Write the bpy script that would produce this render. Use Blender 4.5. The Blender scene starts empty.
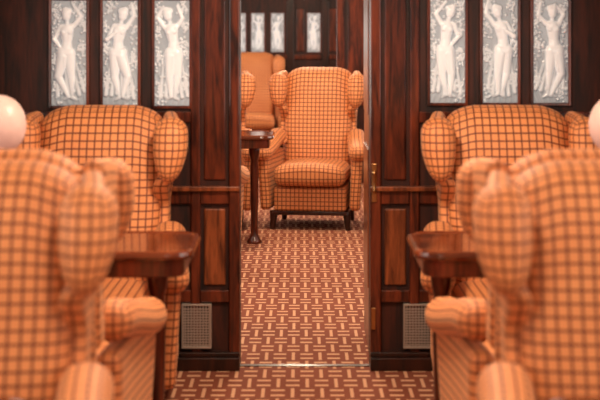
import bpy, math, random
import numpy as np
from mathutils import Vector, Matrix
random.seed(4)
S = bpy.context.scene
COL = S.collection
F = 1400.0
HC = 1.45
S.view_settings.view_transform = 'Standard'

# ------------------------------------------------------------------ materials
def new_mat(name):
    m = bpy.data.materials.new(name); m.use_nodes = True
    nt = m.node_tree; b = nt.nodes['Principled BSDF']
    return m, nt, b
def N(nt, t, **k):
    n = nt.nodes.new(t)
    for a, v in k.items(): setattr(n, a, v)
    return n
def math_n(nt, op, a, b=None):
    n = N(nt, 'ShaderNodeMath', operation=op)
    for i, v in enumerate((a, b)):
        if v is None: continue
        if isinstance(v, (int, float)): n.inputs[i].default_value = v
        else: nt.links.new(v, n.inputs[i])
    return n.outputs[0]
def mixc(nt, fac, a, b):
    n = N(nt, 'ShaderNodeMix', data_type='RGBA')
    if isinstance(fac, (int, float)): n.inputs[0].default_value = fac
    else: nt.links.new(fac, n.inputs[0])
    for i, v in ((6, a), (7, b)):
        if isinstance(v, tuple): n.inputs[i].default_value = (*v, 1)
        else: nt.links.new(v, n.inputs[i])
    return n.outputs[2]

def make_wood(name, dark, light, rough=0.22, scale=1.0, axis='Z', coat=.25):
    m, nt, b = new_mat(name)
    tc = N(nt, 'ShaderNodeTexCoord'); mp = N(nt, 'ShaderNodeMapping')
    sc = {'Z': (9, 9, 1.1), 'X': (1.1, 9, 9), 'Y': (9, 1.1, 9)}[axis]
    mp.inputs['Scale'].default_value = tuple(s*scale for s in sc)
    nt.links.new(tc.outputs['Object'], mp.inputs[0])
    n1 = N(nt, 'ShaderNodeTexNoise'); n1.inputs['Scale'].default_value = 2.2
    n1.inputs['Detail'].default_value = 6; n1.inputs['Distortion'].default_value = 1.2
    nt.links.new(mp.outputs[0], n1.inputs['Vector'])
    n2 = N(nt, 'ShaderNodeTexNoise'); n2.inputs['Scale'].default_value = 14
    n2.inputs['Detail'].default_value = 3
    nt.links.new(mp.outputs[0], n2.inputs['Vector'])
    r = N(nt, 'ShaderNodeValToRGB')
    r.color_ramp.elements[0].position = .38; r.color_ramp.elements[0].color = (*dark, 1)
    r.color_ramp.elements[1].position = .64; r.color_ramp.elements[1].color = (*light, 1)
    s = math_n(nt, 'ADD', math_n(nt, 'MULTIPLY', n1.outputs[0], .75), math_n(nt, 'MULTIPLY', n2.outputs[0], .25))
    nt.links.new(s, r.inputs[0])
    nt.links.new(r.outputs[0], b.inputs['Base Color'])
    b.inputs['Roughness'].default_value = rough
    b.inputs['Specular IOR Level'].default_value = .35
    b.inputs['Coat Weight'].default_value = coat
    b.inputs['Coat Roughness'].default_value = .1
    return m
WOOD = make_wood('mahogany', (.026, .006, .004), (.18, .033, .012), .28, coat=.3)
WALLW = make_wood('dark_mahogany', (.014, .006, .005), (.065, .015, .008), .5, coat=0)
WOOD_L = make_wood('mahogany_inlay', (.08, .020, .008), (.32, .080, .026), .28, 1.4, coat=.3)
WOOD_T = make_wood('table_veneer', (.045, .010, .005), (.20, .042, .014), .12, 1.0, 'X', coat=.5)
WOOD_D = make_wood('dark_beading', (.008, .003, .002), (.045, .010, .005), .35)

def plain(name, c, rough=.5, metal=0, emis=None, es=0):
    m, nt, b = new_mat(name)
    tc = N(nt, 'ShaderNodeTexCoord'); n = N(nt, 'ShaderNodeTexNoise'); n.inputs['Scale'].default_value = 30
    nt.links.new(tc.outputs['Object'], n.inputs['Vector'])
    o = mixc(nt, n.outputs[0], tuple(x*.85 for x in c), tuple(min(1, x*1.1) for x in c))
    nt.links.new(o, b.inputs['Base Color'])
    b.inputs['Roughness'].default_value = rough; b.inputs['Metallic'].default_value = metal
    if emis:
        b.inputs['Emission Color'].default_value = (*emis, 1); b.inputs['Emission Strength'].default_value = es
    return m
BRASS = plain('aged_brass', (.55, .30, .12), .3, 1)
STEEL = plain('vent_metal', (.50, .42, .36), .4, .6)
CEIL = plain('cream_ceiling', (.55, .36, .22), .6)
SHADE = plain('frosted_shade', (.66, .42, .36), .4, 0, (1, .62, .50), .12)
BLACK = plain('void_black', (.01, .006, .005), .6)

def make_fabric():
    m, nt, b = new_mat('checked_upholstery')
    uv = N(nt, 'ShaderNodeUVMap'); sp = N(nt, 'ShaderNodeSeparateXYZ')
    nt.links.new(uv.outputs[0], sp.inputs[0])
    P = .0300
    ms = []
    for k in (0, 1):
        f = math_n(nt, 'FRACT', math_n(nt, 'DIVIDE', sp.outputs[k], P))
        d = math_n(nt, 'ABSOLUTE', math_n(nt, 'SUBTRACT', f, .5))
        mr = N(nt, 'ShaderNodeMapRange'); mr.inputs[1].default_value = .36; mr.inputs[2].default_value = .43
        nt.links.new(d, mr.inputs[0]); ms.append(mr.outputs[0])
    mask = math_n(nt, 'MAXIMUM', ms[0], ms[1])
    both = math_n(nt, 'MULTIPLY', ms[0], ms[1])
    tc = N(nt, 'ShaderNodeTexCoord')
    n = N(nt, 'ShaderNodeTexNoise'); n.inputs['Scale'].default_value = 5; n.inputs['Detail'].default_value = 3
    nt.links.new(tc.outputs['Object'], n.inputs['Vector'])
    sq = mixc(nt, n.outputs[0], (.66, .205, .058), (.82, .33, .115))
    ln = mixc(nt, both, (.20, .040, .011), (.10, .020, .007))
    nt.links.new(mixc(nt, mask, sq, ln), b.inputs['Base Color'])
    b.inputs['Roughness'].default_value = .62
    b.inputs['Sheen Weight'].default_value = .15
    b.inputs['Sheen Tint'].default_value = (1, .7, .45, 1)
    n3 = N(nt, 'ShaderNodeTexNoise'); n3.inputs['Scale'].default_value = 250
    nt.links.new(tc.outputs['Object'], n3.inputs['Vector'])
    bp = N(nt, 'ShaderNodeBump'); bp.inputs['Strength'].default_value = .35; bp.inputs['Distance'].default_value = .002
    h = math_n(nt, 'SUBTRACT', n3.outputs[0], mask)
    nt.links.new(h, bp.inputs['Height']); nt.links.new(bp.outputs[0], b.inputs['Normal'])
    return m
FABRIC = make_fabric()

def make_carpet():
    m, nt, b = new_mat('woven_carpet')
    tc = N(nt, 'ShaderNodeTexCoord'); sp = N(nt, 'ShaderNodeSeparateXYZ')
    nt.links.new(tc.outputs['Object'], sp.inputs[0])
    u = math_n(nt, 'DIVIDE', sp.outputs[0], .058); v = math_n(nt, 'DIVIDE', sp.outputs[1], .15)
    par = math_n(nt, 'MODULO', math_n(nt, 'ADD', math_n(nt, 'ADD', math_n(nt, 'FLOOR', u), math_n(nt, 'FLOOR', v)), 2000), 2)
    fu = math_n(nt, 'FRACT', u); fv = math_n(nt, 'FRACT', v)
    def stripe(a, bb, n, w, e0=.43):
        s = math_n(nt, 'LESS_THAN', math_n(nt, 'ABSOLUTE', math_n(nt, 'SUBTRACT', math_n(nt, 'FRACT', math_n(nt, 'MULTIPLY', a, n)), .5)), w)
        e = math_n(nt, 'LESS_THAN', math_n(nt, 'ABSOLUTE', math_n(nt, 'SUBTRACT', bb, .5)), e0)
        return math_n(nt, 'MULTIPLY', s, e)
    h = stripe(fv, fu, 2, .17, .47); vv = stripe(fu, fv, 1, .12, .45)
    mask = math_n(nt, 'ADD', math_n(nt, 'MULTIPLY', h, math_n(nt, 'SUBTRACT', 1, par)), math_n(nt, 'MULTIPLY', vv, par))
    n = N(nt, 'ShaderNodeTexNoise'); n.inputs['Scale'].default_value = 3
    nt.links.new(tc.outputs['Object'], n.inputs['Vector'])
    base = mixc(nt, n.outputs[0], (.17, .038, .015), (.27, .064, .026))
    nt.links.new(mixc(nt, mask, base, (.66, .34, .19)), b.inputs['Base Color'])
    b.inputs['Roughness'].default_value = .95
    n3 = N(nt, 'ShaderNodeTexNoise'); n3.inputs['Scale'].default_value = 200
    nt.links.new(tc.outputs['Object'], n3.inputs['Vector'])
    bp = N(nt, 'ShaderNodeBump'); bp.inputs['Strength'].default_value = .5; bp.inputs['Distance'].default_value = .004
    nt.links.new(n3.outputs[0], bp.inputs['Height']); nt.links.new(bp.outputs[0], b.inputs['Normal'])
    return m
CARPET = make_carpet()

def make_relief():
    m, nt, b = new_mat('relief_glass')
    tc = N(nt, 'ShaderNodeTexCoord'); sp = N(nt, 'ShaderNodeSeparateXYZ')
    nt.links.new(tc.outputs['Object'], sp.inputs[0])
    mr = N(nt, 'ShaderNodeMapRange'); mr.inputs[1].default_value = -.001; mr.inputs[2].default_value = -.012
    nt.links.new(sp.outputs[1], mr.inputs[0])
    o = mixc(nt, mr.outputs[0], (.38, .43, .48), (.92, .96, 1.0))  # relief shading put into the colour: recesses greyer, raised parts whiter
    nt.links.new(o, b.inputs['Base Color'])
    # glow added to brighten the frosted glass; no lamp behind it
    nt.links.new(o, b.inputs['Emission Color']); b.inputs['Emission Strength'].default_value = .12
    b.inputs['Roughness'].default_value = .22
    b.inputs['Specular IOR Level'].default_value = .7
    return m
RELIEF = make_relief()

# ------------------------------------------------------------------ mesh helpers
def mk(name, me, mat, parent=None, loc=(0, 0, 0), smooth=True):
    o = bpy.data.objects.new(name, me); COL.objects.link(o)
    if mat is not None and not me.materials: me.materials.append(mat)
    if smooth:
        for p in me.polygons: p.use_smooth = True
    o.location = loc
    if parent: o.parent = parent
    return o
def empty(name, loc=(0, 0, 0), rz=0):
    o = bpy.data.objects.new(name, None); COL.objects.link(o); o.location = loc; o.rotation_euler = (0, 0, rz)
    o.empty_display_size = .1
    return o
def rbox_mesh(name, hx, hy, hz, r, n=18, deform=None, c=(0, 0, 0), uvo=(0, 0)):
    h = (hx, hy, hz); r = min(r, hx, hy, hz)
    ts = []
    for i in range(n+1):
        t = -1+2*i/n; ts.append(.5*t+.5*math.sin(math.pi/2*t))
    V = []; Fc = []; UV = []; idx = {}
    def vert(p):
        key = tuple(round(a, 5) for a in p)
        if key in idx: return idx[key]
        P = [p[i]*h[i] for i in range(3)]
        q = [max(-(h[i]-r), min(h[i]-r, P[i])) for i in range(3)]
        d = [P[i]-q[i] for i in range(3)]; L = math.sqrt(sum(a*a for a in d)) or 1
        X = [q[i]+r*d[i]/L+c[i] for i in range(3)]
        if deform: X = deform(*X)
        V.append(X); idx[key] = len(V)-1
        return idx[key]
    for ax in range(3):
        a, b2 = [(1, 2), (0, 2), (0, 1)][ax]
        for sg in (-1, 1):
            for i in range(n):
                for j in range(n):
                    cs = [(ts[i], ts[j]), (ts[i+1], ts[j]), (ts[i+1], ts[j+1]), (ts[i], ts[j+1])]
                    f = []; uv = []
                    for (s, t) in cs:
                        p = [0, 0, 0]; p[ax] = sg; p[a] = s; p[b2] = t
                        f.append(vert(p)); uv.append((s*h[a]+c[a]+uvo[0], t*h[b2]+c[b2]+uvo[1]))
                    flip = (sg < 0) ^ (ax == 1)
                    if flip: f.reverse(); uv.reverse()
                    Fc.append(f); UV += uv
    me = bpy.data.meshes.new(name); me.from_pydata([tuple(v) for v in V], [], Fc)
    ul = me.uv_layers.new(name='UVMap')
    for i, u in enumerate(UV): ul.data[i].uv = u
    me.update(); return me
def box_mesh(name, boxes, bev=0.0):
    """boxes: (x0,x1,y0,y1,z0,z1) joined in a single mesh, with small chamfer"""
    import bmesh
    bm = bmesh.new()
    for (x0, x1, y0, y1, z0, z1) in boxes:
        g = bmesh.ops.create_cube(bm, size=1)
        for v in g['verts']:
            v.co = Vector(((x0+x1)/2+v.co.x*(x1-x0), (y0+y1)/2+v.co.y*(y1-y0), (z0+z1)/2+v.co.z*(z1-z0)))
        if bev:
            es = list({e for v in g['verts'] for e in v.link_edges})
            bmesh.ops.bevel(bm, geom=es, offset=bev, segments=2, affect='EDGES', profile=.5)
    me = bpy.data.meshes.new(name); bm.to_mesh(me); bm.free(); return me
def boxes(name, bl, mat, bev=0.0, parent=None):
    return mk(name, box_mesh(name, bl, bev), mat, parent, smooth=False)
def lathe_mesh(name, prof, seg=32):
    V = []; Fc = []
    for (r, z) in prof:
        for i in range(seg):
            a = 2*math.pi*i/seg; V.append((r*math.cos(a), r*math.sin(a), z))
    for k in range(len(prof)-1):
        for i in range(seg):
            j = (i+1) % seg; Fc.append((k*seg+i, k*seg+j, (k+1)*seg+j, (k+1)*seg+i))
    Fc.append(tuple(reversed(range(seg)))); Fc.append(tuple(range((len(prof)-1)*seg, len(prof)*seg)))
    me = bpy.data.meshes.new(name); me.from_pydata(V, [], Fc); me.update(); return me
def prism_mesh(name, rings):
    """rings = list of (outline, z) same length"""
    n = len(rings[0][0]); V = []; Fc = []
    for (o, z) in rings: V += [(p[0], p[1], z) for p in o]
    for k in range(len(rings)-1):
        for i in range(n):
            j = (i+1) % n; Fc.append((k*n+i, k*n+j, (k+1)*n+j, (k+1)*n+i))
    Fc.append(tuple(reversed(range(n)))); Fc.append(tuple(range((len(rings)-1)*n, len(rings)*n)))
    me = bpy.data.meshes.new(name); me.from_pydata(V, [], Fc); me.update(); return me

# ------------------------------------------------------------------ armchair (faces -Y locally)
def sm(t): t = max(0, min(1, t)); return t*t*(3-2*t)
def yb(z): return .20+.21*(z-.42)
def d_back(x, y, z):
    t = max(0, (z-.95)/.17); yy = y+yb(z)
    if y < 0: yy -= .022*math.cos(min(1, abs(x)/.26)*math.pi/2)*sm((1.12-z)/.2)
    z2 = z-.030*sm((abs(x)-.12)/.13)*sm((z-.8)/.25)
    return (x*(1-.05*sm((.8-z)/.4)), yy+.025*sm(t), z2)
def d_out(x, y, z):
    z2 = z-.03*sm((abs(x)-.12)/.15)*sm((z-.8)/.25)
    return (x*(1-.06*sm((.85-z)/.2)), y+(yb(z) if z > .42 else .20+.06*(z-.42))+.075, z2)
def flare(y): return .055*max(0, (.2-y)/.54)**1.3
def d_arm(x, y, z):
    t = max(0, (.2-y)/.54)
    return (x+flare(y), y, z+.075*(1-sm(t*1.05))-.008*t)
def d_pan(x, y, z):
    k = 1-.35*sm((.5-z)/.35)
    return (x+flare(y)*k, y, z)
def d_seat(x, y, z):
    zz = z+(.022*math.cos(min(1, abs(x)/.25)*math.pi/2) if z > .38 else 0)
    return (x, y-.02*math.cos(min(1, abs(x)/.25)*math.pi/2)*(1 if y < -.2 else 0), zz-.015*(y+.1))
def wing_depth(z):
    t = (z-.56)/.53
    return .075+.10*sm((t-.30)/.22)+.10*sm((.18-t)/.18)
def d_wing(x, y, z):
    s = (.11-y)/.22           # 0 at back edge,1 at front
    D = wing_depth(z)
    return (x-.020*sm((.86-z)/.06)+.03*s*sm((z-.84)/.08), yb(z)+.06-s*(D+.02), z-.045*sm((z-.98)/.1)*(s**2)*.6)
def d_lobe(x, y, z):
    t = (z+.125)/.25
    w = .68+.32*sm(t/.55)
    yy = y*w
    xx = x*w - .006*(1-sm(t/.6))
    zz = z+.952
    return (xx+.289, yy+yb(zz)-.135, zz)
PARTS = []
def mirror(me):
    m2 = me.copy()
    for v in m2.vertices: v.co.x *= -1
    m2.flip_normals(); return m2
def build_parts():
    P = PARTS
    P.append(('back_cushion', rbox_mesh('back_cushion', .252, .07, .36, .065, 24, d_back, (0, 0, .755), (.015, .01)), FABRIC))
    P.append(('outside_back', rbox_mesh('outside_back', .285, .03, .475, .028, 24, d_out, (0, 0, .60), (.015, .01)), FABRIC))
    w = rbox_mesh('wing', .030, .11, .265, .028, 30, d_wing, (.268, 0, .825))
    P.append(('wing_right', w, FABRIC)); P.append(('wing_left', mirror(w), FABRIC))
    l = rbox_mesh('wing_scroll', .068, .066, .125, .065, 20, d_lobe, (0, 0, 0), (.015, 0))
    P.append(('wing_scroll_right', l, FABRIC)); P.append(('wing_scroll_left', mirror(l), FABRIC))
    a = rbox_mesh('arm_roll', .064, .275, .058, .056, 24, d_arm, (.288, -.07, .545))
    P.append(('arm_roll_right', a, FABRIC)); P.append(('arm_roll_left', mirror(a), FABRIC))
    p = rbox_mesh('arm_panel', .038, .255, .20, .03, 18, d_pan, (.283, -.055, .335))
    P.append(('arm_panel_right', p, FABRIC)); P.append(('arm_panel_left', mirror(p), FABRIC))
    P.append(('seat_cushion', rbox_mesh('seat_cushion', .25, .27, .07, .058, 22, d_seat, (0, -.10, .375), (.015, 0)), FABRIC))
    P.append(('seat_front', rbox_mesh('seat_front', .252, .24, .085, .02, 14, None, (0, -.075, .215), (.015, .01)), FABRIC))
    P.append(('seat_rail', box_mesh('seat_rail', [(-.26, .26, -.318, .2, .105, .132)], .004), WOOD_D))
    for i, (x, y, dx, dy) in enumerate([(-.255, -.27, -.01, -.015), (.255, -.27, .01, -.015), (-.24, .19, -.01, .04), (.24, .19, .01, .04)]):
        me = lathe_mesh('leg', [(.017, 0), (.019, .01), (.022, .05), (.027, .10), (.030, .13)], 12)
        for v in me.vertices:
            t = 1-v.co.z/.13; v.co.x += x+dx*t; v.co.y += y+dy*t
        P.append(('leg_%d' % (i+1), me, WOOD_D))
build_parts()
def armchair(x, y, rz=0):
    e = empty('armchair', (x, y, 0), rz)
    for nme, me, mat in PARTS: mk(nme, me, mat, e)
    return e
R = math.pi
# bay in front of the partition
armchair(-.795, 5.29); armchair(.83, 5.29)
armchair(-.815, 4.06, R); armchair(.79, 4.06, R)
armchair(-.775, 3.03); armchair(.755, 3.03)
# saloon beyond the doorway
armchair(.105, 10.05, math.radians(-7))
armchair(-.68, 10.03)
armchair(-.70, 8.05, R)
armchair(-.52, 15.2); armchair(.85, 15.2)
armchair(.95, 12.0)

# ------------------------------------------------------------------ tables
def table(xin, side, yc, hd=.23, leg=.13, wall=1.335, ly=0):
    """xin = |x| of aisle end; extends to the side wall"""
    e = empty('side_table', (0, yc, 0))
    def outline(g):
        pts = []
        a = xin-g; b2 = wall; h = hd+g; r = .085+g
        # aisle-end corners slightly eared
        for cy, a0 in ((h-r, 90), (-(h-r), 180)):
            for k in range(9):
                an = math.radians(a0+90*k/8)
                pts.append((a+r+r*math.cos(an), cy+r*math.sin(an)))
        pts += [(b2, -h), (b2, h)]
        pts = [(p[0]*1, p[1]) for p in pts]
        if side < 0: pts = [(-p[0], p[1]) for p in pts][::-1]
        return pts
    # pts order: CCW check handled by normals recalc
    def fix(me):
        import bmesh
        bm = bmesh.new(); bm.from_mesh(me); bmesh.ops.recalc_face_normals(bm, faces=bm.faces); bm.to_mesh(me); bm.free(); return me
    top = fix(prism_mesh('table_top', [(outline(-.012), .690), (outline(0), .695), (outline(.004), .705), (outline(0), .716), (outline(-.01), .722), (outline(-.018), .722), (outline(-.022), .718)]))
    mk('table_top', top, WOOD_T, e, smooth=False)
    ap = fix(prism_mesh('apron', [(outline(-.03), .635), (outline(-.026), .64), (outline(-.026), .69), (outline(-.03), .692)]))
    mk('apron', ap, WOOD, e, smooth=False)
    lx = (xin+leg)*side
    lm = lathe_mesh('pedestal', [(.05, 0), (.05, .012), (.034, .03), (.024, .06), (.022, .12), (.026, .3), (.028, .5), (.024, .54), (.032, .57), (.036, .6), (.036, .64)], 20)
    mk('pedestal', lm, WOOD, e, (lx, ly, 0))
    boxes('wall_bracket', [(min(side*wall, side*(wall-.06)), max(side*wall, side*(wall-.06)), -.12, .12, .48, .64)], WOOD, .004, e)
    return e
table(.345, -1, 4.66); table(.37, 1, 4.66, leg=.10)
table(.50, -1, 2.50, ly=-.07); table(.45, 1, 2.50, ly=-.07)
table(.17, -1, 9.2, leg=.13)
table(.45, 1, 9.2)

def lamp(x, y):
    e = empty('table_lamp', (x, y, .722))
    mk('lamp_base', lathe_mesh('lamp_base', [(.06, 0), (.062, .008), (.05, .018), (.02, .028), (.011, .05), (.009, .16), (.014, .19), (.009, .21), (.009, .30), (.022, .31), (.02, .325)], 24), BRASS, e)
    prof = [(.032, .31)]
    for k in range(13):
        a = -60+150*k/12
        prof.append((max(.004, .088*math.cos(math.radians(a))), .385+.10*math.sin(math.radians(a))))
    mk('lamp_shade', lathe_mesh('lamp_shade', prof, 32), SHADE, e)
for x, y in ((-1.0, 4.66), (1.05, 4.66), (-1.1, 9.2), (1.1, 9.2)): lamp(x, y)

# ------------------------------------------------------------------ room shell
W = 1.35; Y0 = -2.2; Y1 = 15.9; WY = 5.86; ZC = 2.25
boxes('floor', [(-W-.1, W+.1, Y0, Y1+.1, -.05, 0)], CARPET)
boxes('ceiling', [(-W-.1, W+.1, Y0, Y1+.1, ZC, ZC+.05)], CEIL)
boxes('wall_rear', [(-W-.1, W+.1, Y0-.05, Y0, 0, ZC)], WOOD)
WINS = [(-1.2, 0.1), (.6, 1.9), (2.3, 3.5), (3.9, 5.0), (6.5, 7.8), (8.4, 9.7), (10.3, 11.6), (12.2, 13.5), (14.1, 15.4)]
ZA, ZB = .85, 1.75
wi = 1
GLASS, nt, b = new_mat('window_glass'); b.inputs['Transmission Weight'].default_value = 1; b.inputs['Roughness'].default_value = .02
_n = N(nt, 'ShaderNodeTexNoise'); nt.links.new(mixc(nt, _n.outputs[0], (.95, .97, 1), (.9, .95, 1)), b.inputs['Base Color'])
for side, nm in ((-1, 'left'), (1, 'right')):
    bl = []
    def sx(a, b2): return (min(side*a, side*b2), max(side*a, side*b2))
    X = sx(W, W+.1)
    bl.append((*X, Y0, Y1, 0, ZA)); bl.append((*X, Y0, Y1, ZB, ZC))
    prev = Y0
    for (a, b2) in WINS:
        bl.append((*X, prev, a, ZA, ZB)); prev = b2
    bl.append((*X, prev, Y1, ZA, ZB))
    boxes('wall_'+nm, bl, WOOD)
    boxes('baseboard_'+nm, [(*sx(W-.02, W), Y0, WY-.05, 0, .12), (*sx(W-.02, W), WY+.12, Y1, 0, .12)], WOOD_D, .003)
    for (a, b2) in WINS:
        e = empty('window_%d' % wi, (0, 0, 0)); wi += 1
        t = .04
        X2 = sx(W-.012, W+.03)
        boxes('frame', [(*X2, a, b2, ZA, ZA+t), (*X2, a, b2, ZB-t, ZB), (*X2, a, a+t, ZA+t, ZB-t), (*X2, b2-t, b2, ZA+t, ZB-t)], WOOD_L, .003, e)
        boxes('pane', [(*sx(W+.06, W+.066), a, b2, ZA, ZB)], GLASS, 0, e)

# relief figure panel meshes -----------------------------------------
def relief_mesh(seed, w=.146, h=.44, flip=1):
    rnd = random.Random(seed)
    nx, nz = 64, 180
    xs = np.linspace(-w/2, w/2, nx); zs = np.linspace(0, h, nz)
    Xg, Zg = np.meshgrid(xs, zs)
    H = np.zeros_like(Xg)+.001
    H += .0016*np.sin(Xg*260+3*np.sin(Zg*40+seed))*np.exp(-((Zg-.1)/.12)**2)
    def cap(p, q, r0, r1, base=0, k=.5):
        nonlocal H
        px, pz = p; qx, qz = q
        dx, dz = qx-px, qz-pz; L = dx*dx+dz*dz+1e-9
        t = np.clip(((Xg-px)*dx+(Zg-pz)*dz)/L, 0, 1)
        r = r0+(r1-r0)*t
        d2 = (Xg-px-t*dx)**2+(Zg-pz-t*dz)**2
        hh = base+k*np.sqrt(np.maximum(0, r*r-d2))
        H = np.where(d2 < r*r, np.maximum(H, hh), H)
    s = flip
    ln = rnd.uniform(-.004, .006)
    G = 1.14
    # contrapposto: S-curve bend of the figure
    bend = rnd.choice([-1, 1])*rnd.uniform(.008, .014)
    def P(x, z): return (s*(x+ln*(z-.2)*4+bend*math.sin((z-.05)*11))*G, .0+z*1.03)
    c0 = cap
    def fig(p, q, r0, r1, base=0, k=.85): c0(p, q, r0*G, r1*G, base, k)
    # drapery folds
    for k in range(6):
        x0 = -.055+.02*k
        fig(P(x0*.6+.01, .21), P(x0, .03+rnd.uniform(0, .03)), .004, .009, .0, .9)
    kx = rnd.uniform(.0, .02)
    fig(P(-.010, .205), P(-.014, .115), .025, .015); fig(P(-.014, .115), P(-.008, .035), .016, .008)
    fig(P(.012, .20), P(.016+kx, .12), .024, .015, .005); fig(P(.016+kx, .12), P(.006, .038), .015, .008, .004)
    fig(P(-.008, .034), P(-.022, .024), .009, .006); fig(P(.006, .036), P(.022, .026), .009, .006)
    fig(P(-.008, .212), P(.010, .214), .027, .027, .001, .8); fig(P(.001, .222), P(.0, .262), .025, .019, .001, .8)
    fig(P(.0, .262), P(.002, .305), .020, .026, .001, .8)
    fig(P(-.016, .322), P(.022, .318), .013, .013, .002)
    fig(P(-.009, .300), P(-.009, .301), .0115, .0115, .014, .9); fig(P(.013, .300), P(.013, .299), .0115, .0115, .014, .9)
    fig(P(.002, .325), P(.006, .352), .009, .009, .002)
    fig(P(.008, .362), P(.009, .374), .016, .018, .004); fig(P(.0, .384), P(.014, .388), .013, .013, .003)
    pose = seed % 3
    if pose == 0:
        fig(P(-.020, .322), P(-.046, .362), .011, .009, .002); fig(P(-.046, .362), P(-.012, .412), .009, .006, .003)
        fig(P(.026, .318), P(.046, .27), .011, .009, .002); fig(P(.046, .27), P(.022, .235), .009, .006, .010)
    elif pose == 1:
        fig(P(-.020, .322), P(-.040, .27), .011, .009, .002); fig(P(-.040, .27), P(-.006, .30), .009, .006, .018)
        fig(P(.026, .320), P(.050, .365), .011, .009, .002); fig(P(.050, .365), P(.036, .415), .009, .006, .003)
    else:
        fig(P(-.020, .322), P(-.044, .355), .011, .009, .002); fig(P(-.044, .355), P(-.03, .405), .009, .006, .003)
        fig(P(.026, .320), P(.048, .36), .011, .009, .002); fig(P(.048, .36), P(.022, .40), .009, .006, .003)
    # bunches of grapes and leaves
    for (cx, cz, n, sp) in ((-.054, .24, 44, .016), (.056, .20, 40, .016), (-.045, .42, 36, .020), (.05, .06, 34, .020), (.052, .40, 30, .018), (-.058, .10, 34, .014), (.058, .31, 20, .014), (-.06, .33, 20, .012)):
        for k in range(n):
            x = cx*s+rnd.gauss(0, sp*.7); z = cz+rnd.gauss(0, sp*1.5)
            cap((x, z), (x, z+.0001), .0064, .0064, 0, 1.3)
    H[0, :] = H[-1, :] = 0; H[:, 0] = 0; H[:, -1] = 0
    V = [(float(Xg[j, i]), float(-H[j, i]), float(Zg[j, i])) for j in range(nz) for i in range(nx)]
    Fc = [(j*nx+i, j*nx+i+1, (j+1)*nx+i+1, (j+1)*nx+i) for j in range(nz-1) for i in range(nx-1)]
    n0 = len(V)
    V += [(-w/2, .006, 0), (w/2, .006, 0), (w/2, .006, h), (-w/2, .006, h)]
    Fc.append((n0+3, n0+2, n0+1, n0))
    me = bpy.data.meshes.new('relief'); me.from_pydata(V, [], Fc); me.update()
    return me
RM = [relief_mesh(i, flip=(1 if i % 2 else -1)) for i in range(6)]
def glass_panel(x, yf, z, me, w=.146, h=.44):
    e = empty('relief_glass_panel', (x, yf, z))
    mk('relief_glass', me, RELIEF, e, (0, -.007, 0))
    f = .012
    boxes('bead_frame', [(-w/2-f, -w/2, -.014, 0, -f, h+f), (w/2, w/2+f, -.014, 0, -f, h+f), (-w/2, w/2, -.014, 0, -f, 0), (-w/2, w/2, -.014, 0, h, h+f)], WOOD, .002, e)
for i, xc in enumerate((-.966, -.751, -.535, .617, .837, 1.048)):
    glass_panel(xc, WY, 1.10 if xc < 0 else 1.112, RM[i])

# partition with doorway  (door opening x -.251 .. .293)
DL, DR = -.251, .293
T = .10
boxes('wall_partition', [(-W, DL, WY, WY+T, 0, ZC), (DR, W, WY, WY+T, 0, ZC), (DL, DR, WY, WY+T, 2.0, ZC)], WALLW)
tr = 1
def trim(bl, mat=WOOD, bev=.004):
    global tr
    o = boxes('trim_%d' % tr, bl, mat, bev); tr += 1; return o
yF = WY-.022
for s in (-1, 1):
    d = DL if s < 0 else DR
    def sx(a, b2): return (min(d+s*a, d+s*b2), max(d+s*a, d+s*b2))
    trim([(*sx(0, .045), yF-.006, WY, .07, ZC)], WOOD, .006)
    trim([(*sx(.165, .205), yF, WY, .07, ZC)], WOOD, .006)
    trim([(*sx(.045, .165), yF+.004, WY, .69, .76), (*sx(.045, .165), yF+.004, WY, .28, .33), (*sx(.045, .165), yF+.004, WY, 1.60, 1.68)], WOOD, .004)
    trim([(*sx(.0, .30), yF-.016, WY, .745, .765)], WOOD_L, .004)
    trim([(*sx(.06, .15), WY-.010, WY, .35, .67)], WOOD_L, .006)
    trim([(*sx(.06, .15), WY-.010, WY, .79, 1.58)], WOOD, .006)
    trim([(*sx(.205, 1.05), yF+.006, WY, .69, .76), (*sx(.205, 1.05), yF+.006, WY, .28, .33), (*sx(.205, 1.05), yF+.008, WY, 1.03, 1.075)], WOOD, .004)
    for k in range(3):
        trim([(*sx(.30+.25*k, .50+.25*k), WY-.010, WY, .36, .66)], WOOD_L, .006)
    o = boxes('baseboard_partition_%s' % ('left' if s < 0 else 'right'), [(*sx(0, 1.06), WY-.05, WY, 0, .055), (*sx(0, 1.06), WY-.036, WY, .055, .075)], WOOD_D, .004)
    e = empty('vent_grille', (d+s*(.18 if s < 0 else .20), WY-.026, .09))
    w, h = .062, .185
    bl = [(-w, w, -.006, .024, 0, .008), (-w, w, -.006, .024, h-.008, h), (-w, -w+.008, -.006, .024, .008, h-.008), (w-.008, w, -.006, .024, .008, h-.008)]
    boxes('vent_frame', bl, STEEL, .001, e)
    bl = [(-w+.008, w-.008, 0, .004, .008+.0115*k+.003, .008+.0115*k+.0085) for k in range(14)]
    bl += [(-w+.012+.0125*k, -w+.012+.0125*k+.005, -.002, .003, .008, h-.008) for k in range(9)]
    boxes('vent_mesh', bl, STEEL, 0, e)
    boxes('vent_back', [(-w+.004, w-.004, .008, .024, .004, h-.004)], BLACK, 0, e)
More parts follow.
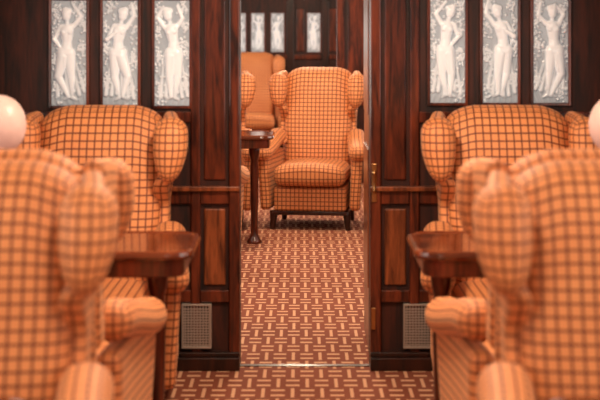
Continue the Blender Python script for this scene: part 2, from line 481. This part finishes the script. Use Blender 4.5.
# door threshold and open door leaf
boxes('door_threshold', [(DL, DR, WY+.03, WY+.06, 0, .004)], WOOD_D, .001)
e = empty('door_1', (0, 0, 0))
boxes('door_leaf', [(DR+.005, DR+.045, WY+T+.01, WY+T+.55, .02, 1.98)], WOOD, .004, e)
boxes('door_leaf_panel', [(DR-.001, DR+.006, WY+T+.09, WY+T+.47, .3, .9), (DR-.001, DR+.006, WY+T+.09, WY+T+.47, 1.05, 1.85)], WOOD_L, .002, e)
boxes('lock_plate', [(DR+.006, DR+.026, WY-.034, WY-.028, .70, .86)], BRASS, .002, e)
boxes('hinge_low', [(DR+.004, DR+.022, WY-.036, WY-.028, .17, .26)], BRASS, .002, e)
mk('handle', lathe_mesh('handle', [(.008, 0), (.009, .01), (.006, .02), (.006, .07), (.009, .08), (.008, .09)], 12), BRASS, e, (DR+.016, WY-.042, .74))

# far end wall
FY = Y1
boxes('wall_far', [(-W-.1, W+.1, FY, FY+.08, 0, ZC)], WALLW)
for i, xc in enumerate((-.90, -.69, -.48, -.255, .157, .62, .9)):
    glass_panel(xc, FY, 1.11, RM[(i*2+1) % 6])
yf = FY-.03
trim([(-W, W, yf, FY, 1.03, 1.08), (-W, W, yf, FY, .70, .76), (-W, W, yf, FY, .0, .12)])
trim([(-.15, -.07, yf-.02, FY, .12, ZC), (.25, .33, yf-.02, FY, .12, ZC)], WOOD_D)
trim([(.33, .52, yf, FY, 1.12, 1.6), (-.04, .05, yf, FY, 1.12, 1.6)], WOOD)
# free-standing screen wall in saloon behind the centre chair, right side
boxes('wall_screen', [(.33, W, 12.6, 12.68, 0, ZC)], WALLW)
trim([(.33, .40, 12.575, 12.6, 0, ZC), (.40, W, 12.58, 12.6, .70, .76), (.62, .68, 12.575, 12.6, .0, ZC)], WOOD, .004)
trim([(.43, .59, 12.59, 12.6, .8, 1.7)], WOOD, .003)

# ------------------------------------------------------------------ lights
def area(name, loc, rot, sx_, sy_, power, col):
    l = bpy.data.lights.new(name, 'AREA'); l.shape = 'RECTANGLE'; l.size = sx_; l.size_y = sy_; l.energy = power; l.color = col
    o = bpy.data.objects.new(name, l); COL.objects.link(o); o.location = loc; o.rotation_euler = rot
    return o
DAY = (1, .88, .76)
for side in (-1, 1):
    for (a, b2) in WINS:
        pw = 8 if b2 < 6 else 11
        area('window_daylight', (side*(W-.02), (a+b2)/2, (ZA+ZB)/2), (0, side*math.radians(90), 0), ZB-ZA-.1, b2-a-.1, pw, DAY)
for y in (.5, 2.4, 4.4, 7.2, 9.2, 11.4, 14.0):
    e = empty('ceiling_lamp', (0, y, ZC))
    mk('lamp_bowl', lathe_mesh('lamp_bowl', [(.02, -.10), (.08, -.09), (.13, -.06), (.15, -.015), (.15, 0)], 32), SHADE, e)
    area('ceiling_light', (0, y, ZC-.11), (0, 0, 0), .3, .3, {.5: 12, 2.4: 19, 4.4: 44, 7.2: 28}.get(y, 34), (1, .79, .58))
w = bpy.data.worlds.new('World'); S.world = w; w.use_nodes = True
bg = w.node_tree.nodes['Background']; bg.inputs[0].default_value = (.9, .95, 1, 1); bg.inputs[1].default_value = .6

# ------------------------------------------------------------------ camera
cam = bpy.data.cameras.new('camera'); co = bpy.data.objects.new('camera', cam); COL.objects.link(co)
co.location = (0, 0, HC); co.rotation_euler = (math.radians(90), 0, 0)
cam.sensor_width = 36; cam.lens = F/600*36; cam.shift_y = -(200-22)/600
cam.dof.use_dof = True; cam.dof.focus_distance = 7.6; cam.dof.aperture_fstop = 3.1
S.camera = co
